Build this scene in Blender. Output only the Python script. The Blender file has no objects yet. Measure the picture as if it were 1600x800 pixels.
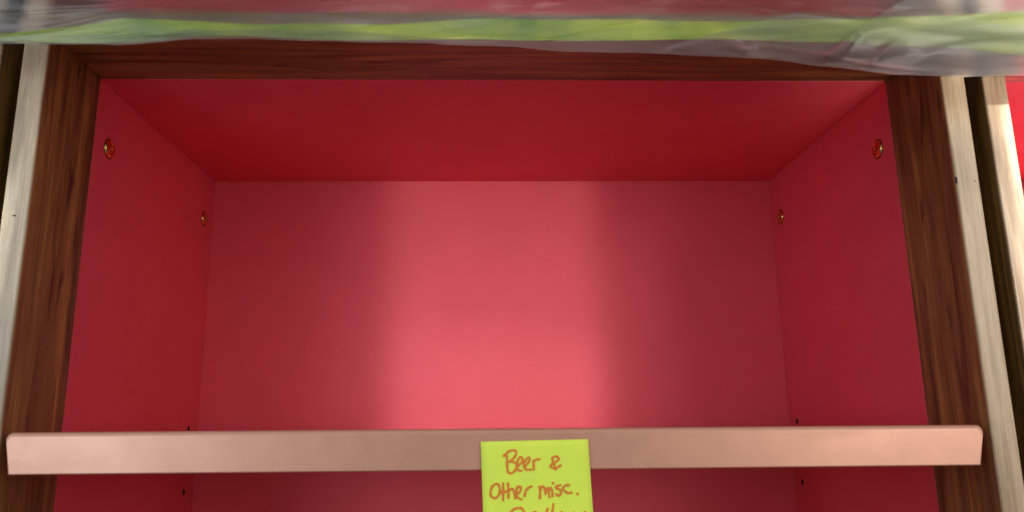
import bpy, bmesh, math, random
from mathutils import Vector, Matrix, noise
R=math.radians
random.seed(4)
sc=bpy.context.scene
C=sc.collection
# ------------------------------------------------------------------ camera
F_PX=1204.0; PITCH,YAW,ROLL=0.21407,0.0374,-0.012695
cam_d=bpy.data.cameras.new('camera'); cam=bpy.data.objects.new('camera',cam_d); C.objects.link(cam); sc.camera=cam
cam_d.sensor_width=36.0; cam_d.lens=36.0*F_PX/1600.0; cam_d.clip_start=0.01; cam_d.clip_end=50
Fw=Vector((math.sin(YAW)*math.cos(PITCH),math.cos(YAW)*math.cos(PITCH),math.sin(PITCH)))
Rr=Vector((math.cos(YAW),-math.sin(YAW),0)); Up=Rr.cross(Fw)
R2=math.cos(ROLL)*Rr+math.sin(ROLL)*Up; U2=-math.sin(ROLL)*Rr+math.cos(ROLL)*Up
M=Matrix((R2,U2,-Fw)).transposed().to_4x4(); cam.matrix_world=M
cam_d.dof.use_dof=True; cam_d.dof.focus_distance=0.74; cam_d.dof.aperture_fstop=12.0
# ------------------------------------------------------------------ light of the room
w=bpy.data.worlds.new('World'); sc.world=w; w.use_nodes=True
_wn=w.node_tree; _tc=_wn.nodes.new('ShaderNodeTexCoord'); _sp=_wn.nodes.new('ShaderNodeSeparateXYZ'); _cr=_wn.nodes.new('ShaderNodeValToRGB'); _ma=_wn.nodes.new('ShaderNodeMapRange')
_ma.inputs[1].default_value=-1; _ma.inputs[2].default_value=1
_cr.color_ramp.elements[0].position=0.25; _cr.color_ramp.elements[0].color=(0.24,0.21,0.19,1)   # dim floor of the room
_cr.color_ramp.elements[1].position=0.72; _cr.color_ramp.elements[1].color=(1.0,0.98,0.96,1)    # pale walls and ceiling
_wn.links.new(_tc.outputs['Generated'],_sp.inputs[0]); _wn.links.new(_sp.outputs[2],_ma.inputs[0]); _wn.links.new(_ma.outputs[0],_cr.inputs[0]); _wn.links.new(_cr.outputs[0],_wn.nodes['Background'].inputs[0])
w.node_tree.nodes['Background'].inputs[1].default_value=0.62
def area(name,loc,target,sx,sy,power,spread,col=(1,1,1)):
    d=bpy.data.lights.new(name,'AREA'); d.shape='RECTANGLE'; d.size=sx; d.size_y=sy; d.energy=power; d.spread=R(spread); d.color=col
    o=bpy.data.objects.new(name,d); C.objects.link(o); o.location=loc
    v=Vector(target)-Vector(loc); o.rotation_euler=v.to_track_quat('-Z','Z').to_euler(); return o
# added narrow beams, stacked to shape the bright patch on the back panel
def beam(el,power,h,z0=0.0,x=0.013,sx=0.255,yb=0.9316,dist=1.25,spread=3.8,col=(1,0.97,0.95)):
    e=R(el); zc=z0+h/2/math.cos(e)
    area('added_beam',(x,yb-dist*math.cos(e),zc+dist*math.sin(e)),(x,yb,zc),sx,h,power,spread,col)
beam(-5,0.046,0.30,z0=0.088)
beam(12,0.029,0.135,z0=-0.05)
beam(15,0.0095,0.17,z0=-0.055)
beam(20,0.0065,0.34,z0=-0.06,x=0.025,sx=0.225)
beam(28,0.005,0.32,z0=-0.07,x=0.02,sx=0.235)
beam(6,3.2,0.60,z0=-0.20,x=0.592,sx=0.36,spread=3.6)      # added beam to brighten the neighbouring cabinet
beam(2,0.075,0.22,z0=-0.05,x=-0.380,sx=0.05,spread=2.4,col=(0.78,0.93,1))     # added beam for a cool sheen on the left upright
area('left_window_light',(-0.80,-0.35,0.16),(-0.36,0.558,0.12),0.35,0.6,0.77,62,(0.80,0.93,1))
area('right_window_light',(0.88,-0.35,0.30),(0.47,0.558,0.24),0.35,0.8,1.08,62,(1,0.95,0.84))
area('film_fill_light',(0.44,0.13,0.06),(0.43,0.51,0.285),0.20,0.05,0.11,26,(1,0.97,0.90))  # added fill to brighten the plastic at the right, no source there
sc.view_settings.view_transform='Standard'; sc.view_settings.look='None'; sc.view_settings.exposure=0; sc.view_settings.gamma=1
sc.render.engine='CYCLES'
try:
    sc.cycles.use_denoising=True; sc.cycles.max_bounces=12; sc.cycles.diffuse_bounces=8; sc.cycles.transparent_max_bounces=16
except Exception: pass
# ------------------------------------------------------------------ materials
def mat(name):
    m=bpy.data.materials.new(name); m.use_nodes=True; nt=m.node_tree; b=nt.nodes['Principled BSDF']; return m,nt,b
def nd(nt,t,**k):
    n=nt.nodes.new(t)
    for a,v in k.items(): setattr(n,a,v)
    return n
def ramp(nt,src,stops):
    r=nd(nt,'ShaderNodeValToRGB'); e=r.color_ramp.elements
    while len(e)<len(stops): e.new(0.5)
    for el,(p,c) in zip(e,stops): el.position=p; el.color=(*c,1)
    nt.links.new(src,r.inputs[0]); return r
def mix(nt,f,a,b,blend='MIX'):
    n=nd(nt,'ShaderNodeMix',data_type='RGBA',blend_type=blend)
    for sck,v in ((n.inputs[0],f),(n.inputs[6],a),(n.inputs[7],b)):
        if hasattr(v,'is_linked') or hasattr(v,'links'): nt.links.new(v,sck)
        elif isinstance(v,tuple): sck.default_value=(*v,1)
        else: sck.default_value=v
    return n.outputs[2]
def noise_tex(nt,coord,scale,detail=6,rough=0.55,sc3=(1,1,1),dist=0):
    mp=nd(nt,'ShaderNodeMapping'); mp.inputs['Scale'].default_value=sc3; nt.links.new(coord,mp.inputs[0])
    n=nd(nt,'ShaderNodeTexNoise'); n.inputs['Scale'].default_value=scale; n.inputs['Detail'].default_value=detail
    n.inputs['Roughness'].default_value=rough; n.inputs['Distortion'].default_value=dist; nt.links.new(mp.outputs[0],n.inputs['Vector']); return n.outputs[0]
def bump(nt,b,h,strength,dist):
    n=nd(nt,'ShaderNodeBump'); n.inputs['Strength'].default_value=strength; n.inputs['Distance'].default_value=dist
    nt.links.new(h,n.inputs['Height']); nt.links.new(n.outputs[0],b.inputs['Normal'])

def laminate():
    m,nt,b=mat('red_laminate'); co=nd(nt,'ShaderNodeTexCoord').outputs['Object']
    n=noise_tex(nt,co,9,4,0.6); r=ramp(nt,n,[(0.3,(0.70,0.084,0.114)),(0.7,(0.76,0.096,0.131))])
    spk=noise_tex(nt,co,900,2,0.5); sp=ramp(nt,spk,[(0.74,(0,0,0)),(0.78,(1,1,1))])
    nt.links.new(mix(nt,sp.outputs[0],r.outputs[0],(0.74,0.12,0.13)),b.inputs['Base Color'])
    rr=nd(nt,'ShaderNodeMapRange'); rr.inputs[3].default_value=0.48; rr.inputs[4].default_value=0.62; nt.links.new(noise_tex(nt,co,14,5,0.6),rr.inputs[0])
    nt.links.new(rr.outputs[0],b.inputs['Roughness']); b.inputs['Specular IOR Level'].default_value=0.32
    return m
def wood(name,axis):
    # axis: direction of the grain, 'Z' stiles or 'X' rails
    m,nt,b=mat(name); co=nd(nt,'ShaderNodeTexCoord').outputs['Object']
    info=nd(nt,'ShaderNodeObjectInfo'); va=nd(nt,'ShaderNodeVectorMath',operation='SCALE'); 
    cmb=nd(nt,'ShaderNodeCombineXYZ')
    for i in range(3): nt.links.new(info.outputs['Random'],cmb.inputs[i])
    nt.links.new(cmb.outputs[0],va.inputs[0]); va.inputs['Scale'].default_value=7.3
    ad=nd(nt,'ShaderNodeVectorMath',operation='ADD'); nt.links.new(co,ad.inputs[0]); nt.links.new(va.outputs[0],ad.inputs[1]); cv=ad.outputs[0]
    s1=(1,1,0.055) if axis=='Z' else (0.055,1,1)
    s2=(1,1,0.045) if axis=='Z' else (0.045,1,1)
    g=noise_tex(nt,cv,70,7,0.6,s1,0.9); fine=noise_tex(nt,cv,620,4,0.7,s2,0.2); big=noise_tex(nt,cv,9,3,0.5,(1,1,0.35) if axis=='Z' else (0.35,1,1),0.6)
    rear_tone=ramp(nt,g,[(0.30,(0.032,0.015,0.005)),(0.40,(0.13,0.069,0.020)),(0.55,(0.25,0.142,0.040)),(0.74,(0.45,0.27,0.080))])
    front_tone=ramp(nt,g,[(0.28,(0.25,0.155,0.075)),(0.5,(0.48,0.355,0.235)),(0.72,(0.60,0.48,0.335))])
    # paler tone in the first millimetres behind the front of each upright, darker behind
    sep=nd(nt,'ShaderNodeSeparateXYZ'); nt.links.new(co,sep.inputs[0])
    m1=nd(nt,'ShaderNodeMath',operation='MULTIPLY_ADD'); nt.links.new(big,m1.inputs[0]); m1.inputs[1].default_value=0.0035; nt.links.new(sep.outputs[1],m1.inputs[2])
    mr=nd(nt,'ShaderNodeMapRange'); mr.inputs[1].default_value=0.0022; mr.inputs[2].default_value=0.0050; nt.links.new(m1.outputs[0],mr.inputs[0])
    c=mix(nt,mr.outputs[0],front_tone.outputs[0],rear_tone.outputs[0]) if axis=='Z' else rear_tone.outputs[0]
    fr=ramp(nt,fine,[(0.35,(0.74,0.70,0.66)),(0.62,(1.06,1.05,1.04))])
    c=mix(nt,0.8,c,fr.outputs[0],'MULTIPLY')
    bd=noise_tex(nt,cv,15,4,0.55,(1,1,0.16) if axis=='Z' else (0.16,1,1),2.2); br=ramp(nt,bd,[(0.30,(0.52,0.47,0.42)),(0.5,(0.95,0.95,0.94)),(0.70,(1.22,1.22,1.15))])
    c=mix(nt,0.85,c,br.outputs[0],'MULTIPLY')
    # dark mineral streaks
    st=noise_tex(nt,cv,26,5,0.6,(1,1,0.12) if axis=='Z' else (0.12,1,1),2.6); sr=ramp(nt,st,[(0.33,(1,1,1)),(0.40,(0,0,0))])
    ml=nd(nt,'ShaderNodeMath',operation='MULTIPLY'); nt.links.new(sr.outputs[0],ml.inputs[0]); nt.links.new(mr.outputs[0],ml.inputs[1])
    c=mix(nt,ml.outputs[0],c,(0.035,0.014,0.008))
    st2=noise_tex(nt,cv,75,4,0.6,(1,1,0.05) if axis=='Z' else (0.05,1,1),1.4); s2r=ramp(nt,st2,[(0.28,(1,1,1)),(0.36,(0,0,0))])
    m2=nd(nt,'ShaderNodeMath',operation='MULTIPLY'); nt.links.new(s2r.outputs[0],m2.inputs[0]); m2.inputs[1].default_value=0.6
    c=mix(nt,m2.outputs[0],c,(0.06,0.028,0.012))
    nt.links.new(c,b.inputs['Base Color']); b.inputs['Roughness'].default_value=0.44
    b.inputs['Coat Weight'].default_value=0.12; b.inputs['Coat Roughness'].default_value=0.22
    bump(nt,b,fine,0.22,0.0004); return m
def plain(name,col,rough,metal=0,bumpsc=None,bs=0.1,spec=0.5):
    m,nt,b=mat(name); co=nd(nt,'ShaderNodeTexCoord').outputs['Object']
    n=noise_tex(nt,co,40,4,0.6); r=ramp(nt,n,[(0.3,tuple(x*0.94 for x in col)),(0.7,tuple(min(1,x*1.05) for x in col))])
    nt.links.new(r.outputs[0],b.inputs['Base Color']); b.inputs['Roughness'].default_value=rough; b.inputs['Metallic'].default_value=metal
    b.inputs['Specular IOR Level'].default_value=spec
    if bumpsc: bump(nt,b,noise_tex(nt,co,bumpsc,4,0.6),bs,0.0003)
    return m
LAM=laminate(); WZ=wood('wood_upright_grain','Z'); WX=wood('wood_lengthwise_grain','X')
BRASS=plain('polished_brass',(0.72,0.47,0.16),0.13,1.0)
DARK=plain('dark_hole',(0.012,0.008,0.007),0.8)
GAP=plain('painted_rim_shade',(0.10,0.030,0.015),0.4,0.5)  # dark colour standing in for shade around the screw rims
KNOT=plain('dark_nail_mark',(0.02,0.018,0.02),0.7)
COPPER=plain('satin_copper_paint',(0.58,0.29,0.205),0.42,0.25,700,0.05)
def scuffs(m,sc_,lo,hi):
    nt=m.node_tree; b=nt.nodes['Principled BSDF']; co=nd(nt,'ShaderNodeTexCoord').outputs['Object']
    a=noise_tex(nt,co,sc_,6,0.65,(0.25,1,1),1.5); mr=nd(nt,'ShaderNodeMapRange'); mr.inputs[1].default_value=0.35; mr.inputs[2].default_value=0.7; mr.inputs[3].default_value=lo; mr.inputs[4].default_value=hi
    nt.links.new(a,mr.inputs[0]); nt.links.new(mr.outputs[0],b.inputs['Roughness'])
scuffs(COPPER,30,0.37,0.43)
PAPER=plain('fluorescent_paper',(0.80,1.0,0.11),0.75,0,900,0.15,0.3)
INK=plain('orange_marker_ink',(0.80,0.24,0.035),0.6,0,None,0,0.3)
WALL=plain('dark_wall_paint',(0.05,0.045,0.04),0.9)
def film():
    m,nt,b=mat('clear_plastic_film'); out=nt.nodes['Material Output']; co=nd(nt,'ShaderNodeTexCoord').outputs['Object']
    nt.nodes.remove(b)
    h1=noise_tex(nt,co,16,5,0.55,(0.45,1,2.6),1.2); h2=noise_tex(nt,co,34,2,0.45,(0.35,1,2.4),1.0)
    mx=mix(nt,0.22,h1,h2)
    bp=nd(nt,'ShaderNodeBump'); bp.inputs['Strength'].default_value=0.5; bp.inputs['Distance'].default_value=0.004; nt.links.new(mx,bp.inputs['Height'])
    tr=nd(nt,'ShaderNodeBsdfTransparent'); tr.inputs[0].default_value=(0.93,0.93,0.93,1)
    df=nd(nt,'ShaderNodeBsdfDiffuse'); df.inputs[0].default_value=(0.72,0.72,0.74,1); nt.links.new(bp.outputs[0],df.inputs['Normal'])
    tl=nd(nt,'ShaderNodeBsdfTranslucent'); tl.inputs[0].default_value=(0.7,0.7,0.72,1); nt.links.new(bp.outputs[0],tl.inputs['Normal'])
    gl=nd(nt,'ShaderNodeBsdfGlossy'); gl.inputs['Roughness'].default_value=0.30; nt.links.new(bp.outputs[0],gl.inputs['Normal'])
    def ms(f,a,c):
        n=nd(nt,'ShaderNodeMixShader')
        if isinstance(f,float): n.inputs[0].default_value=f
        else: nt.links.new(f,n.inputs[0])
        nt.links.new(a,n.inputs[1]); nt.links.new(c,n.inputs[2]); return n.outputs[0]
    body=ms(0.35,df.outputs[0],tl.outputs[0])
    mr=nd(nt,'ShaderNodeMapRange'); mr.inputs[1].default_value=0.3; mr.inputs[2].default_value=0.75; mr.inputs[3].default_value=0.05; mr.inputs[4].default_value=0.17; nt.links.new(h1,mr.inputs[0])
    rf=nd(nt,'ShaderNodeBsdfRefraction'); rf.inputs['IOR'].default_value=1.12; rf.inputs['Roughness'].default_value=0.42; rf.inputs[0].default_value=(0.93,0.92,0.92,1); nt.links.new(bp.outputs[0],rf.inputs['Normal'])
    s=ms(mr.outputs[0],ms(0.62,tr.outputs[0],rf.outputs[0]),body)
    fz=nd(nt,'ShaderNodeFresnel'); fz.inputs[0].default_value=1.45; nt.links.new(bp.outputs[0],fz.inputs['Normal'])
    mm=nd(nt,'ShaderNodeMath',operation='MULTIPLY_ADD'); nt.links.new(fz.outputs[0],mm.inputs[0]); mm.inputs[1].default_value=0.5; mm.inputs[2].default_value=0.0
    nt.links.new(ms(mm.outputs[0],s,gl.outputs[0]),out.inputs['Surface']); return m
FILM=film()
def tape():
    m,nt,b=mat('green_masking_tape'); co=nd(nt,'ShaderNodeTexCoord').outputs['Object']
    n=noise_tex(nt,co,22,4,0.6,(0.6,1,1.5),0.8); r=ramp(nt,n,[(0.3,(0.15,0.30,0.018)),(0.7,(0.60,0.68,0.035))])
    nt.links.new(r.outputs[0],b.inputs['Base Color']); b.inputs['Roughness'].default_value=0.55
    bump(nt,b,noise_tex(nt,co,260,4,0.6),0.3,0.0005); return m
TAPE=tape()
# ------------------------------------------------------------------ mesh helpers
def link(name,me,m,parent=None,loc=(0,0,0)):
    o=bpy.data.objects.new(name,me); C.objects.link(o); o.location=loc
    if m and not me.materials: me.materials.append(m)
    if parent: o.parent=parent
    return o
def box_mesh(name,sx,sy,sz,bev=0.0006,seg=2):
    """box with one corner at the origin"""
    bm=bmesh.new(); bmesh.ops.create_cube(bm,size=1)
    for v in bm.verts: v.co=Vector(((v.co.x+.5)*sx,(v.co.y+.5)*sy,(v.co.z+.5)*sz))
    if bev: bmesh.ops.bevel(bm,geom=bm.edges[:],offset=bev,segments=seg,profile=0.5,affect='EDGES')
    me=bpy.data.meshes.new(name); bm.to_mesh(me); bm.free()
    for p in me.polygons: p.use_smooth=False
    return me
def lathe(name,prof,n=40,cap=True):
    """spin (r,x) profile round the X axis"""
    vs=[];fs=[]
    for r,x in prof:
        for k in range(n):
            a=2*math.pi*k/n; vs.append((x,r*math.cos(a),r*math.sin(a)))
    for i in range(len(prof)-1):
        for k in range(n):
            a=i*n+k;b=i*n+(k+1)%n; fs.append((a,b,b+n,a+n))
    if cap: fs.append(tuple(range((len(prof)-1)*n,len(prof)*n)))
    me=bpy.data.meshes.new(name); me.from_pydata(vs,[],fs); me.update()
    for p in me.polygons: p.use_smooth=True
    return me
def thing(name,label,cat,loc=(0,0,0),group=None):
    o=bpy.data.objects.new(name,None); C.objects.link(o); o.location=loc; o.empty_display_size=0.05
    o['label']=label; o['category']=cat
    if group: o['group']=group
    return o
# ------------------------------------------------------------------ setting
T=0.019; Y1,Y2,Y3=0.5582,0.6389,0.9316; XL=-0.33455; W=0.70; ZC=0.2994
ZB,ZT=-0.62,0.70
wall=link('wall',box_mesh('wall',4.4,0.1,2.6,0),WALL,None,(-2.2,0.985,-1.3)); wall['kind']='structure'
# ------------------------------------------------------------------ cabinet
cab=thing('cabinet','open cabinet lined in red laminate behind the copper rail, between two narrow gaps','cabinet',(XL+W/2,Y1,ZB))
L0=XL-(XL+W/2)   # local left inner face = -W/2
meshes={
 'side_panel':box_mesh('side_panel',T,Y3-Y2+0.012,ZT-ZB,0.0004),
 'stile':box_mesh('stile',T,Y2-Y1-0.0004,ZT-ZB,0.0016,3),
 'rail':box_mesh('rail',W-0.0006,Y2-Y1-0.0004,T,0.0012,3),
 'deck':box_mesh('deck',W-0.0008,Y3-Y2-0.0004,T,0.0004),
 'back':box_mesh('back',W-0.0003,0.010,ZT-ZB-0.004,0.0003)}
for s in (0,1):
    x=-W/2-T if s==0 else W/2
    link('side_panel',meshes['side_panel'],LAM,cab,(x,Y2-Y1,0))
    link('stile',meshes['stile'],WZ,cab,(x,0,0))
link('back_panel',meshes['back'],LAM,cab,(-W/2+0.00015,Y3-Y1,0.002))
for nm,z in (('bottom',0.0),('divider',ZC-ZB),('top',ZT-ZB-T)):
    link(nm+'_panel',meshes['deck'],LAM,cab,(-W/2+0.0004,Y2-Y1,z))
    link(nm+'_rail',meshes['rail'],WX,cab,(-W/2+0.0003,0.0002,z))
# brass cap screws and shelf pin holes in the side panels
sprof=[(0.0086,0.0),(0.0086,0.0002),(0.0083,0.0002),(0.0083,0.0006),(0.0080,0.0013),(0.0073,0.0019),(0.0062,0.0021),(0.0054,0.0018),(0.0046,0.0016),(0.0036,0.0019),(0.0030,0.0021),(0.0024,0.0020),(0.0021,0.0014),(0.0020,0.0006)]
screw_me=lathe('screw',sprof,44)
def socket_mesh():
    bm=bmesh.new()
    for k in range(3):
        r=bmesh.ops.create_cube(bm,size=1); 
        for v in r['verts']:
            v.co=Matrix.Rotation(k*math.pi/3,3,'X')@Vector((v.co.x*(0.0016+0.0001*k)+0.0011,v.co.y*0.0009,v.co.z*0.0034))
    me=bpy.data.meshes.new('socket'); bm.to_mesh(me); bm.free(); return me
sock_me=socket_mesh()
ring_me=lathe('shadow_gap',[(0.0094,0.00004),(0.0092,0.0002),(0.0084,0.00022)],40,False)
hole_me=lathe('peg_hole',[(0.0033,0.00005),(0.0031,0.00035),(0.0026,0.0003),(0.0024,0.0001)],24)
for s in (0,1):
    sg=1 if s==0 else -1
    for y in (0.6650,0.9050):
        o=link('screw',screw_me,BRASS,cab,(-W/2*sg,y-Y1,0.2444-ZB)); o.scale=(sg,1,1); o.rotation_euler.x=random.uniform(0,1)
        o2=link('socket',sock_me,BRASS,o); link('rim_shade_ring',ring_me,GAP,o)  # dark ring paints the shadow round the screw rim
    for z in (-0.0015,-0.0700):
        o=link('peg_hole',hole_me,DARK,cab,(-W/2*sg,(0.9047 if s==0 else 0.910)-Y1,z-ZB)); o.scale=(sg,1,1)
kids=[c for c in cab.children]
def copy_cab(dx,label):
    r=cab.copy(); C.objects.link(r); r.location.x+=dx; r['label']=label
    for c in kids:
        n=c.copy(); C.objects.link(n); n.parent=r
        for g in c.children:
            h=g.copy(); C.objects.link(h); h.parent=n
    return r
copy_cab(-(W+2*T+0.0160),'neighbouring wooden cabinet at the far left edge, a sliver beyond the black gap')
copy_cab((W+2*T+0.0147),'neighbouring cabinet at right edge, pale upright and bright red inside')
# ------------------------------------------------------------------ small dark marks in the wood
def mark(x,y,z,sx,sy,sz,rot=0):
    bm=bmesh.new(); bmesh.ops.create_icosphere(bm,subdivisions=2,radius=1)
    for v in bm.verts:
        v.co=Vector((v.co.x*sx*(1+0.25*noise.noise(v.co*2+Vector((x*90,0,z*90)))),v.co.y*sy,v.co.z*sz))
    me=bpy.data.meshes.new('nail_mark'); bm.to_mesh(me); bm.free()
    o=link('nail_mark',me,KNOT,cab,(x-(XL+W/2),y-Y1,z-ZB)); o.rotation_euler.y=rot; return o
mark(-0.3440,Y1,0.1535,0.0016,0.0002,0.0006)
mark(-0.3505,Y1,0.1125,0.0011,0.0002,0.0005)
mark(0.3660,Y1+0.0002,0.1800,0.0009,0.0008,0.0030)
mark(0.3805,Y1,0.1790,0.0006,0.0002,0.0006)
# ------------------------------------------------------------------ shelf with its copper front rail
shelf=thing('shelf','red shelf with a long satin copper front rail spanning the cabinet opening','shelf',(XL+W/2,Y1,-0.0065))
link('board',box_mesh('board',W-0.004,Y3-Y1-0.004-0.016,T-0.003,0.0005),LAM,shelf,(-W/2+0.002,0.016,-0.0165))
def rail_mesh():
    # bent strip: rounded outer corners, slightly narrower at the foot
    h=0.0285; d=0.017; x0,x1=-0.3304,0.3598; x0b,x1b=-0.3262,0.3550
    bm=bmesh.new(); r=0.0040
    def outline(top_z): 
        pts=[]
        n=6
        for (cx,cz,a0) in ((x1-r,-r,0),(x0+r,-r,90)):
            for k in range(n+1):
                a=R(a0+90*k/n); pts.append((cx+r*math.cos(a),cz+r*math.sin(a)))
        pts.append((x0b,-h)); pts.append((x1b,-h)); return pts
    P=outline(0); cxm=(x0+x1)/2
    rings=[]
    for ins,y in ((0.0,d),(0.0,0.0036),(0.0003,0.0021),(0.0010,0.0010),(0.0021,0.0003),(0.0036,0.0)):
        ring=[]
        for (x,z) in P:
            f=1 if x<cxm else -1
            zz=z-ins if z>-0.006 else (z+ins*0.3)
            ring.append(bm.verts.new((x+f*ins*0.5,y,zz)))
        rings.append(ring)
    for a,b in zip(rings[:-1],rings[1:]):
        for k in range(len(P)):
            bm.faces.new((a[k],a[(k+1)%len(P)],b[(k+1)%len(P)],b[k]))
    bm.faces.new(rings[-1]); bm.faces.new(rings[0][::-1])
    bmesh.ops.recalc_face_normals(bm,faces=bm.faces[:])
    me=bpy.data.meshes.new('front_rail'); bm.to_mesh(me); bm.free()
    for p in me.polygons: p.use_smooth=p.area<2e-3
    return me
rl=link('front_rail',rail_mesh(),COPPER,shelf,(-(XL+W/2),-0.0010,0.0031)); rl.rotation_euler.y=R(0.27)
# ------------------------------------------------------------------ sticky note
TLX,TLZ=-0.00286,-0.01215; YN=0.5560
note=thing('sticky_note','yellow-green sticky note with orange handwriting stuck on the copper rail','sticky note',(TLX,YN,TLZ))
def curl(v): # v: metres below the top of the note; forward offset
    return -0.0004-1.6*max(0,v-0.018)**2
def note_mesh():
    nx,nz=14,18; vs=[];fs=[]; s=0.0757; a=R(-0.58)
    for j in range(nz+1):
        for i in range(nx+1):
            x=s*i/nx; z=-s*j/nz
            xx=x+0.0330*(-z); zz=z+0.0101*x
            vs.append((xx,curl(-zz)-0.0006*math.sin(i/nx*3.1)*(j/nz),zz))
    for j in range(nz):
        for i in range(nx):
            k=j*(nx+1)+i; fs.append((k,k+nx+1,k+nx+2,k+1))
    me=bpy.data.meshes.new('paper'); me.from_pydata(vs,[],fs); me.update()
    for p in me.polygons: p.use_smooth=True
    return me
pp=link('paper',note_mesh(),PAPER,note); sm=pp.modifiers.new('thickness','SOLIDIFY'); sm.thickness=0.00012; sm.offset=-1 
STROKES = {
 1: [[(16.12, -9.77), (17.48, -8.81), (18.2, -10.61), (18.27, -13.87), (18.4, -17.13), (18.7, -20.7)], [(16.63, -9.29), (18.85, -7.36), (21.56, -6.25), (23.76, -6.28), (24.92, -7.93), (23.87, -10.37), (21.82, -12.46), (19.78, -13.9)], [(19.78, -14.06), (22.14, -13.77), (24.15, -14.77), (25.14, -16.57), (24.43, -18.84), (22.73, -20.92), (20.7, -21.7), (18.7, -20.37)], [(25.81, -16.91), (27.51, -15.63), (29.05, -13.7), (29.09, -11.42), (27.74, -10.91), (26.21, -12.36), (25.33, -14.95), (25.12, -17.55), (26.11, -19.51), (28.45, -20.03)], [(30.85, -16.98), (32.56, -15.38), (33.95, -13.44), (34.15, -11.65), (32.97, -11.31), (31.25, -13.08), (30.03, -15.67), (30.5, -17.95), (32.16, -19.43), (34.86, -19.31)], [(36.58, -13.48), (36.93, -16.41), (36.87, -19.5)], [(36.79, -14.62), (37.66, -13.17), (39.36, -12.54), (41.06, -12.4)], [(55.65, -16.84), (53.76, -17.95), (52.06, -18.65), (50.04, -18.55), (48.65, -17.39), (49.42, -15.94), (51.47, -14.99), (53.53, -13.72), (54.58, -12.42), (53.94, -11.11), (51.91, -10.75), (50.37, -11.39), (50.17, -13.02), (50.97, -14.98), (51.42, -17.27), (52.38, -19.4)]],
 2: [[(11.25, -28.49), (8.91, -29.26), (7.22, -31.8), (6.7, -34.68), (7.52, -37.09), (9.51, -37.92), (11.51, -37.15), (12.87, -34.77), (13.16, -31.57), (12.25, -29.15), (10.75, -28.42)], [(15.44, -28.07), (15.45, -33.53), (15.32, -39.6)], [(13.21, -34.3), (15.87, -34.56), (18.06, -33.25)], [(18.78, -28.44), (19.07, -32.62), (19.01, -37.74)], [(19.05, -33.91), (20.24, -32.64), (21.92, -32.03), (22.9, -33.32), (23.37, -35.89), (23.74, -38.14)], [(23.87, -35.9), (26.23, -34.66), (27.66, -32.75), (27.45, -30.82), (25.95, -30.48), (24.92, -32.07), (24.38, -34.95), (25.18, -37.52), (28.0, -39.0)], [(30.2, -36.96), (30.57, -34.72), (31.61, -32.81), (33.31, -31.23), (34.99, -30.68)], [(40.69, -30.86), (41.01, -34.56), (40.7, -38.4)], [(41.13, -33.6), (42.19, -31.21), (43.7, -30.91), (44.43, -33.01), (44.77, -35.9)], [(44.95, -35.26), (45.44, -32.7), (46.54, -31.76), (47.0, -33.69), (47.34, -37.86)], [(48.55, -31.79), (49.5, -34.37), (49.6, -37.26)], [(50.07, -28.46), (50.26, -29.04)], [(55.31, -29.96), (53.11, -30.57), (51.91, -31.77), (53.4, -32.5), (55.06, -33.17), (55.52, -34.78), (54.64, -36.69), (52.96, -36.73), (52.15, -35.69)], [(61.36, -30.21), (59.17, -30.17), (57.19, -31.59), (57.15, -32.88), (58.72, -34.51), (60.71, -35.44), (62.73, -35.05)], [(66.94, -35.92), (67.13, -36.44)]],
 3: [[(20.06, -47.78), (22.08, -45.75), (24.42, -44.77), (27.08, -44.63), (28.9, -45.7), (29.3, -47.77), (28.0, -50.29), (24.32, -51.81)], [(21.72, -47.33), (21.51, -50.81), (21.79, -55.55)], [(34.66, -49.13), (35.85, -47.88), (37.36, -47.43), (38.33, -48.87), (37.79, -51.08), (35.61, -51.99), (34.3, -50.7), (34.66, -49.13)], [(45.9, -45.5), (45.01, -48.03), (44.37, -54.35)], [(49.98, -42.38), (49.01, -48.09), (48.37, -54.1)], [(55.53, -47.56), (55.29, -50.1), (55.03, -53.89)], [(63.69, -48.33), (62.3, -50.21), (62.87, -53.39), (65.2, -53.74)], [(71.55, -48.13), (70.33, -49.7), (70.54, -53.51)]],
}

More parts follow.
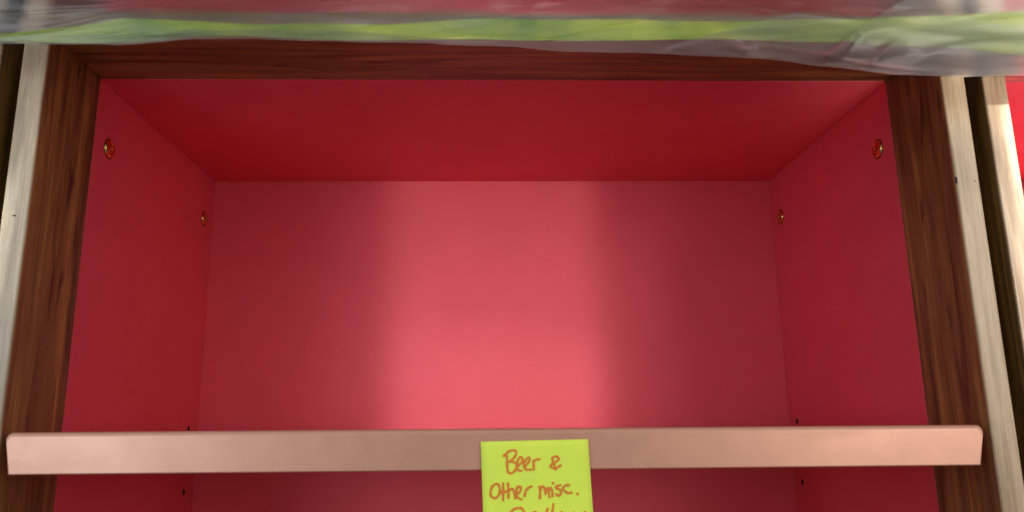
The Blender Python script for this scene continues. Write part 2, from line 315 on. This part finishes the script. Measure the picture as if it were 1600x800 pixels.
def cat(P,n=9):
    P=[Vector(p) for p in P]
    if len(P)<3:
        return [P[0].lerp(P[1],t/6) for t in range(7)]
    Q=[P[0]*2-P[1]]+P+[P[-1]*2-P[-2]]; out=[]
    for i in range(1,len(Q)-2):
        for k in range(n):
            t=k/n; a,b,c,d=Q[i-1:i+3]
            out.append(0.5*((2*b)+(-a+c)*t+(2*a-5*b+4*c-d)*t*t+(-a+3*b-3*c+d)*t**3))
    out.append(P[-1]); return out
cnt=0
for ln,strokes in STROKES.items():
    vs=[];fs=[]
    for st in strokes:
        st=[p for p in st if p[1]>-73]
        if len(st)<2: continue
        P=cat(st); n=len(P); cnt+=1
        base=len(vs)
        dep=lambda i:0.00030+cnt*0.0000022+i*0.0000006
        def add(x,z,i):
            u=x/1000; v=-z/1000
            bow=0.0006*math.sin(min(1,max(0,(u-0.033*v)/0.0757))*3.1)*(v/0.0757)
            vs.append((u,curl(v)-bow-dep(i),-v))
        hw0=0.78
        L=[];Rt=[]
        for i,p in enumerate(P):
            t=(P[min(i+1,n-1)]-P[max(i-1,0)]); t=t.normalized() if t.length>1e-9 else Vector((1,0)); nn=Vector((-t.y,t.x))
            hw=hw0*(1+0.14*math.sin(i*0.37+cnt*1.7))
            add(*(p+nn*hw),i); add(*(p-nn*hw),i)
        for i in range(n-1):
            a=base+2*i; fs.append((a,a+1,a+3,a+2))
        for (p,q,ii) in ((P[0],P[1],0),(P[-1],P[-2],n)):
            t=(p-q).normalized(); nn=Vector((-t.y,t.x)); b0=len(vs)
            hw=hw0*(1+0.14*math.sin((0 if ii==0 else n-1)*0.37+cnt*1.7))
            add(p.x,p.y,ii+1)
            for k in range(9):
                a=math.pi*k/8; d=nn*math.cos(a)*hw+t*math.sin(a)*hw
                add(p.x+d.x,p.y+d.y,ii+1)
            for k in range(8): fs.append((b0,b0+1+k,b0+2+k))
    me=bpy.data.meshes.new('handwriting'); me.from_pydata(vs,[],fs); me.update(); link('handwriting',me,INK,note)
# ------------------------------------------------------------------ plastic film with green tape
EDGE=[(-0.52,0.268),(-0.3428,0.2688),(-0.2534,0.2683),(-0.2086,0.2725),(-0.1632,0.2733),(-0.0899,0.2717),(0.0212,0.2684),(0.0678,0.2646),(0.1147,0.2633),(0.2091,0.2587),(0.2562,0.2528),(0.3034,0.2469),(0.3514,0.2461),(0.3999,0.2468),(0.56,0.246)]
TB=[(-0.52,0.270),(-0.343,0.2702),(-0.2984,0.27),(-0.2536,0.2708),(-0.1633,0.2743),(-0.0716,0.2739),(0.0213,0.2744),(0.1153,0.2745),(0.2103,0.2735),(0.3061,0.2689),(0.4023,0.2622),(0.56,0.255)]
TT=[(-0.52,0.272),(-0.3437,0.2757),(-0.2996,0.281),(-0.2551,0.2868),(-0.1639,0.2854),(-0.0718,0.2861),(0.0215,0.2908),(0.1161,0.2915),(0.2116,0.2891),(0.3086,0.2903),(0.4081,0.2989),(0.56,0.305)]
def ev(T_,x):
    for (a,b),(c,d) in zip(T_[:-1],T_[1:]):
        if x<=c:
            t=(x-a)/(c-a); t=max(0,min(1,t)); t=t*t*(3-2*t)*0.5+t*0.5; return b+(d-b)*t
    return T_[-1][1]
rc=random.Random(11); CREASES=[]
for k in range(46):
    ax=rc.uniform(-0.5,0.5); ln=rc.uniform(0.05,0.26); az=rc.uniform(0.252,0.34); CREASES.append((ax,az,ax+ln,az+ln*rc.uniform(-0.10,0.22),rc.uniform(0.0011,0.0030),rc.uniform(0.0004,0.0014)))
for ax,az,bx in ((0.17,0.262,0.20),(0.23,0.257,0.27),(0.28,0.256,0.31),(0.255,0.262,0.275),(0.315,0.253,0.36)):
    CREASES.append((ax,az,bx,az+0.008,0.0035,0.0026))
def fy(x,z,e):
    h=z-e
    p=Vector((x*7,z*26,0.3)); q=Vector((x*16+z*30,z*70,1.7))
    amp=min(1,0.25+h*14)
    y=0.515-0.012*math.sin(min(1,h/0.10)*math.pi*0.5)*(1.0 if True else 0)
    y+=amp*(0.010*noise.noise(p)+0.0042*noise.noise(q)+0.0028*(1-abs(noise.noise(Vector((x*5+z*18,z*60-x*9,4.1)))*2)))
    for (ax,az,bx,bz,wd,ht) in CREASES:
        if abs(x-(ax+bx)/2)>abs(bx-ax)/2+0.02: continue
        t=max(0,min(1,(x-ax)/(bx-ax))); d=(z-(az+(bz-az)*t+0.004*math.sin(t*5+ax*40)))/wd
        y-=ht*math.sin(math.pi*t)*math.exp(-d*d)*(1-math.exp(-(h/0.004)**2) if h>0 else 0)
    return y
def sheet(name,x0,x1,nx,lo,hi,nz,yf,pw=1.0):
    vs=[];fs=[]
    for j in range(nz+1):
        for i in range(nx+1):
            x=x0+(x1-x0)*i/nx; a=lo(x); b=hi(x); t=(j/nz)**pw; z=a+(b-a)*t
            vs.append((x,yf(x,z,ev(EDGE,x)),z))
    for j in range(nz):
        for i in range(nx):
            k=j*(nx+1)+i; fs.append((k,k+1,k+nx+2,k+nx+1))
    me=bpy.data.meshes.new(name); me.from_pydata(vs,[],fs); me.update()
    for p in me.polygons: p.use_smooth=True
    return me
fm=thing('plastic_sheet','wrinkled clear plastic sheet hanging along the top, green tape behind it','plastic sheet',(0,0,0))
small=lambda x:0.0007*noise.noise(Vector((x*30,0,0)))+0.0004*noise.noise(Vector((x*90,3,0)))
link('film',sheet('film',-0.52,0.56,640,lambda x:ev(EDGE,x)+small(x),lambda x:0.52,190,fy,1.9),FILM,fm)
# the folded hem behind: a second layer of the same film
link('hem',sheet('hem',-0.52,0.56,360,lambda x:ev(EDGE,x)+small(x)+0.0002,lambda x:ev(EDGE,x)+0.020+0.004*noise.noise(Vector((x*12,5,0))),14,lambda x,z,e:fy(x,z,e)+0.0012+0.10*max(0,min(1,(z-e)/0.02))*0.04),FILM,fm)
# the sheet lies doubled and tripled towards the right-hand side
for q,(xa,zt,dy,sd) in enumerate(((0.13,0.034,0.0035,3.0),(0.25,0.075,0.0065,9.0))):
    link('fold',sheet('fold',xa,0.56,240,lambda x:ev(EDGE,x)+small(x+sd)+0.0006,lambda x,a=xa,t=zt,sd=sd:ev(EDGE,x)+0.0012+t*min(1,(x-a)/0.10)**0.8*(1+0.25*noise.noise(Vector((x*9,sd,0)))),40,lambda x,z,e,d=dy,sd=sd:fy(x,z,e)-d*min(1,(z-e)/0.012)+0.0008*noise.noise(Vector((x*14,z*50,sd)))*min(1,(z-e)/0.012),1.4),FILM,fm)
tp=link('tape',sheet('tape',-0.52,0.56,360,lambda x:max(ev(TB,x),ev(EDGE,x)+0.0022)+0.0006*noise.noise(Vector((x*20,9,0))),lambda x:ev(TT,x)+0.0008*noise.noise(Vector((x*14,2,0))),16,lambda x,z,e:fy(x,z,e)+0.0022+0.0015*noise.noise(Vector((x*9,z*30,8)))),TAPE,fm)
